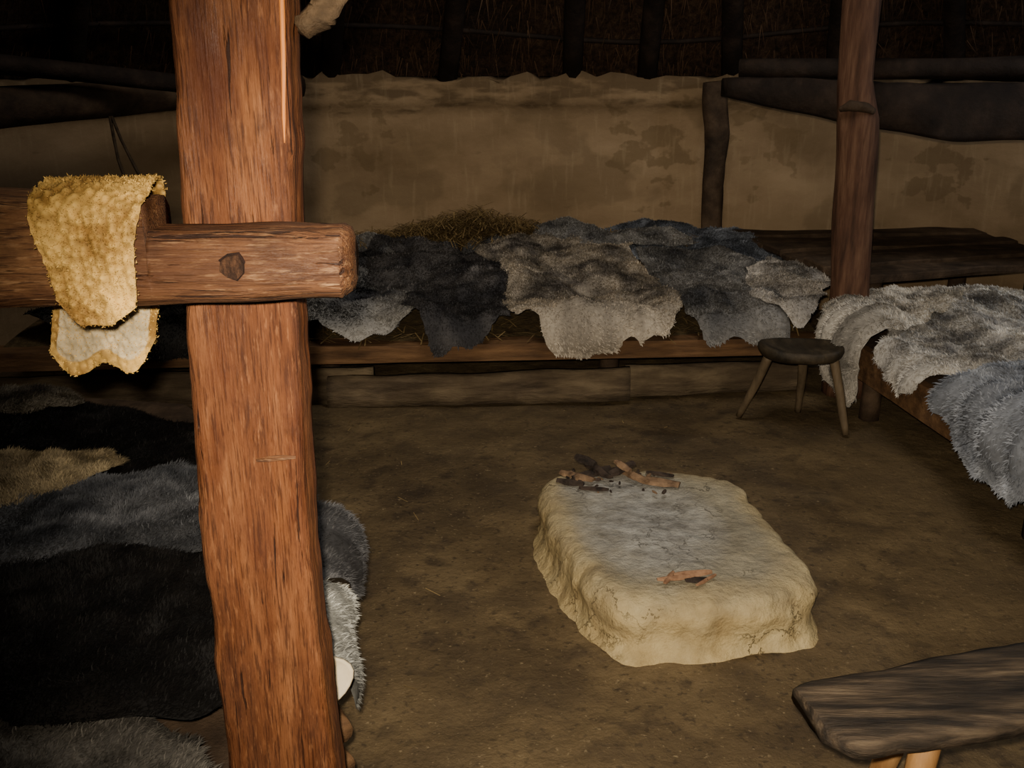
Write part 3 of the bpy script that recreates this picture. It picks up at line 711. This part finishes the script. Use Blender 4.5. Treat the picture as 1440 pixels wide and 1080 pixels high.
for j in range(nw):
    f=j/(nw-1)
    for i in range(nu):
        e=i/(nu-1)
        start=0.03*abs(2*e-1)**4+0.014*nz(e*4,0,3)+0.008*(1-e)
        end=tot-0.04*abs(2*e-1)**4-0.03*nz(e*3,5,1)-0.02*e
        l=start+(end-start)*f
        a,nn=at(l)
        if l<0.20: xl=-.656+.020*(1-l/.20)+.006*math.sin(l*30); xr=-.499-.032*(1-l/.20)+.004*math.sin(l*40)
        else:
            t=min(1,(l-.20)/.4); xl=-.656-.090*t; xr=-.499-.080*t
        x=xl+(xr-xl)*e
        vd,vp=noise.voronoi(Vector((x*95,a.x*95,a.y*95)),distance_metric='DISTANCE',exponent=2.5)
        curl=max(0,0.8-vd[0])
        bump=0.009*curl+0.004*nz(x,a.x,a.y,30)+0.006*nz(x,a.x,a.y,12)
        off=0.002+bump
        o=Vector((nn.x,nn.y))
        V.append((x,a.x+o.x*off,a.y+o.y*off)); G.append((o,l))
        k=min(1,max(0,0.15+1.0*curl+.9*nz(x,a.x,a.y,14)))
        cc=yd*(1-k)+yl*k
        if l>.36: cc=cr*(0.85+.3*nz(x,a.y,0,12)) if 0.06<e<0.93 and f<0.965 else cc
        C.append(cc)
Q=[(j*nu+i,j*nu+i+1,(j+1)*nu+i+1,(j+1)*nu+i) for j in range(nw-1) for i in range(nu-1)]
V=np.array(V);C=np.array(C)
cnt=15000; ci=rng.integers(0,len(V),cnt); nv_=np.array([(0,g[0].x,g[0].y) for g in G])[ci]
bp=V[ci]+rng.normal(size=(cnt,3))*np.array([.002,.001,.001])
dr=nv_*0.7+rng.normal(size=(cnt,3))*0.7; dr/=np.linalg.norm(dr,axis=1)[:,None]
wd=np.cross(dr,rng.normal(size=(cnt,3)));wd/=np.linalg.norm(wd,axis=1)[:,None];wd*=.0011
tip=bp+dr*rng.uniform(.002,.005,cnt)[:,None]
SV=np.stack([bp-wd,bp+wd,tip],1).reshape(-1,3)
k=len(V)+3*np.arange(cnt)
ycol=C[ci].copy(); rear=np.array([G[t][1]>.36 for t in ci]); ycol[rear]=yl
f=(rng.uniform(.7,1.25,cnt)[:,None]*ycol); SC=np.stack([f*.85,f*.85,f],1).reshape(-1,3)
ob=np_mesh('sheepskin',np.concatenate([V,SV]),Q,np.stack([k,k+1,k+2],1),cols=np.concatenate([C,SC]),mat=m_fur)

# ------------------------------------------------------------ branch hook near the roof
V,F=tube([(-.318,1.58,1.755),(-.30,1.56,1.752),(-.278,1.55,1.768),(-.255,1.56,1.80),(-.235,1.57,1.845),(-.22,1.58,1.93),(-.24,1.59,2.1)],[.010,.017,.020,.018,.022,.018,.014],14,.9,40,4,sub=6)
pp=Parts();pp.add(V,F)
V,F=tube([(-.255,1.56,1.80),(-.238,1.55,1.803),(-.222,1.55,1.81)],[.012,.012,.006],10,.4,30,8);pp.add(V,F)
pp.obj('branch_hook',[m_pale])

# ------------------------------------------------------------ background posts & beams
root=empty('timber_post.002')
V,F=tube([(1.80,5.12,-0.02),(1.785,5.15,.5),(1.76,5.16,1.0),(1.735,5.16,1.42),(1.71,5.17,1.60),(1.70,5.18,2.1),(1.68,5.2,3.2)],[.115,.105,.10,.10,.085,.088,.08],18,.2,4,1,sub=10)
py_mesh('shaft',V,F,m_rpost,parent=root)
V,F=tube([(1.62,5.10,1.47),(1.66,5.07,1.49),(1.72,5.06,1.485),(1.78,5.07,1.46)],[.012,.025,.025,.015],10,.4,20,3);py_mesh('lashing',V,F,m_dark,parent=root)
pp=Parts()
pp.add(*tube([(1.37,6.80,.50),(1.35,6.80,.9),(1.36,6.79,1.25),(1.33,6.79,1.57)],[.075,.07,.085,.075],14,.4,5,7,sub=8))
pp.add(*tube([(1.37,6.80,-.02),(1.37,6.80,.50)],[.075,.075],14,.2,5,7,sub=3));pp.obj('timber_post.003',[m_dark])
# hewn, roughly squared tie beam running to the right behind the post, with a pole lying on it
tb=[(1.18,5.77,1.50,1.60),(1.45,5.62,1.455,1.62),(1.80,5.42,1.375,1.60),(2.3,5.34,1.315,1.585),(3.0,5.20,1.30,1.60),(3.6,5.08,1.33,1.62),(4.3,4.95,1.34,1.62)]
V=[];F=[];K=60;m=8
for i in range(K):
    f=i/(K-1)*(len(tb)-1);a=int(min(f,len(tb)-2));t=f-a
    x,y,zl,zh=[tb[a][q]*(1-t)+tb[a+1][q]*t for q in range(4)]
    for (u,v) in ((-.5,.08),(-.5,.92),(-.38,1),(.38,1),(.5,.92),(.5,.08),(.38,0),(-.38,0)):
        V.append((x,y+u*.17+.02*nz(x,v,u,4),zl+(zh-zl)*v+.03*nz(x,u,v+3,3.5)))
for i in range(K-1):
    for j in range(m):F.append((i*m+j,(i+1)*m+j,(i+1)*m+(j+1)%m,i*m+(j+1)%m))
F+=[tuple(range(m)),tuple((K-1)*m+j for j in range(m-1,-1,-1))]
pp=Parts();pp.add(V,F)
pp.add(*tube([(1.25,5.74,1.66),(2.4,5.36,1.66),(3.4,5.16,1.67),(4.3,4.97,1.68)],[.05,.06,.065,.06],12,.25,4,6,sub=8))
pp.obj('tie_beam',[m_soot])
V,F=tube([(-3.3,3.9,1.43),(-2.5,5.0,1.48),(-1.95,5.8,1.52),(-1.35,6.55,1.55)],[.10,.095,.09,.08],14,.2,4,3,sub=8)
py_mesh('wall_plate_log',V,F,m_dark)
V,F=tube([(-3.4,4.0,1.80),(-2.4,5.0,1.68),(-1.6,5.7,1.56)],[.05,.05,.04],12,.3,4,9,sub=8)
py_mesh('roof_pole',V,F,m_soot)
V,F=tube([(-2.13,5.45,1.42),(-2.11,5.44,1.2),(-2.06,5.44,1.0),(-2.00,5.44,.95),(-1.98,5.44,1.05),(-2.08,5.44,1.30),(-2.12,5.45,1.42)],[.008]*7,8,.3,20,1)
py_mesh('hanging_cord',V,F,m_rope)

# ------------------------------------------------------------ stool
root=empty('three_legged_stool')
out=[(1.175,4.58),(1.20,4.69),(1.30,4.75),(1.45,4.745),(1.57,4.68),(1.595,4.56),(1.53,4.455),(1.40,4.435),(1.25,4.465)]
P=[Vector(p) for p in out]
for _ in range(2):
    Qn=[]
    for i in range(len(P)):
        a,b=P[i],P[(i+1)%len(P)];Qn+=[a*.75+b*.25,a*.25+b*.75]
    P=Qn
c=sum(P,Vector((0,0)))/len(P);n=len(P);V=[];F=[]
rings=[(.1,.345),(.88,.345),(.97,.355),(1,.37),(.99,.388),(.95,.398),(.85,.396),(.5,.388),(.1,.385)]
for (s,z) in rings:
    for p in P:
        q=c+(p-c)*s;V.append((q.x,q.y,z+.004*nz(q.x,q.y,z,9)+0.015*((q.x-c.x)/.2)**2*(z>.35)))
for i in range(len(rings)-1):
    for j in range(n):F.append((i*n+j,i*n+(j+1)%n,(i+1)*n+(j+1)%n,(i+1)*n+j))
F+=[tuple(range(n-1,-1,-1)),tuple((len(rings)-1)*n+j for j in range(n))]
py_mesh('seat',V,F,m_stool,parent=root)
for i,(a,b) in enumerate([((1.235,4.58,.36),(1.14,4.71,0)),((1.52,4.51,.36),(1.595,4.45,0)),((1.42,4.66,.36),(1.455,4.78,0))]):
    a=Vector(a);b=Vector(b);m_=a.lerp(b,.5)+Vector((.004,0,0))
    V,F=tube([a,m_,b],[.024,.022,.016],10,.15,12,i*2,sub=5);py_mesh('leg_%d'%(i+1),V,F,m_stoolleg,parent=root)

# ------------------------------------------------------------ plank bench, lower right
root=empty('plank_bench')
far=[(.606,1.838),(.65,1.870),(.78,1.905),(.98,1.96),(1.185,2.01),(1.5,2.075),(1.9,2.16)]
near=[(.633,1.69),(.69,1.640),(.80,1.660),(.95,1.69),(1.10,1.722),(1.5,1.80),(1.9,1.88)]
fa=catmull(far,14);ne=catmull(near,14);K=14
def row(a,b,z0,z1):
    pts=[]
    for k in range(K+1):
        t=k/K;q=a.lerp(b,t);g_=0.005*nz(q.x*3,t*14,1)+0.008*nz(q.x*2,t*3,5);ed=-0.012*(abs(2*t-1)**8)
        pts.append((q.x,q.y,z1+g_+ed))
    for k in range(K+1):
        t=1-k/K;q=a.lerp(b,t);pts.append((q.x,q.y,z0+.01*(abs(2*t-1)**6)))
    return pts
nn=2*(K+1); V=[];F=[]
for a,b in zip(ne,fa):
    for p in row(a,b,.378,.425): V.append((p[0]+.005*nz(p[0],p[1],p[2],30),p[1]+.007*nz(p[0],p[1],p[2],14),p[2]))
for i in range(len(fa)-1):
    for j in range(nn):F.append((i*nn+j,(i+1)*nn+j,(i+1)*nn+(j+1)%nn,i*nn+(j+1)%nn))
F+=[tuple(range(nn)),tuple((len(fa)-1)*nn+j for j in range(nn-1,-1,-1))]
py_mesh('plank',V,F,m_plank,parent=root)
for i,(a,b) in enumerate([((.86,1.73,.39),(.78,1.64,0)),((.90,1.88,.39),(.86,1.98,0)),((1.75,1.90,.39),(1.82,1.80,0)),((1.75,2.06,.39),(1.82,2.15,0))]):
    V,F=tube([a,b],[.030,.026],12,.08,6,i,sub=5);py_mesh('leg_%d'%(i+1),V,F,m_leg,parent=root)

# ------------------------------------------------------------ lights
def area(name,loc,target,power,size,color):
    l=bpy.data.lights.new(name,'AREA');l.energy=power;l.color=color;l.size=size
    o=bpy.data.objects.new(name,l);o.location=loc
    o.rotation_euler=(Vector(target)-Vector(loc)).to_track_quat('-Z','Y').to_euler();link(o);return o
l=bpy.data.lights.new('flash_lamp','SPOT');l.energy=520;l.color=(1.0,0.86,0.67);l.spot_size=math.radians(76);l.spot_blend=1.0;l.shadow_soft_size=0.02
o=bpy.data.objects.new('flash_lamp',l);o.location=(-0.03,0.0,1.76)
o.rotation_euler=(Vector((0.36,3.0,0.52))-Vector(o.location)).to_track_quat('-Z','Y').to_euler();link(o)
area('overhead_fill',(0.5,3.2,4.2),(0.5,5.4,0.4),52,1.3,(1.0,0.92,0.82))  # soft fill lamp added under the roof to lift back wall and floor
area('side_opening_daylight',(3.9,4.4,2.2),(2.3,4.9,0.4),13,0.3,(0.86,0.93,1.0))
w=bpy.data.worlds.new('World');scene.world=w;w.use_nodes=True
w.node_tree.nodes['Background'].inputs[0].default_value=(0.9,0.8,0.68,1)
w.node_tree.nodes['Background'].inputs[1].default_value=0.06

# ------------------------------------------------------------ camera
cam=bpy.data.cameras.new('camera');cam.sensor_width=36;cam.lens=35;cam.clip_start=0.05
co=bpy.data.objects.new('camera',cam);co.location=(0,0,1.7);co.rotation_euler=(math.radians(90-18),0,0);link(co)
scene.camera=co
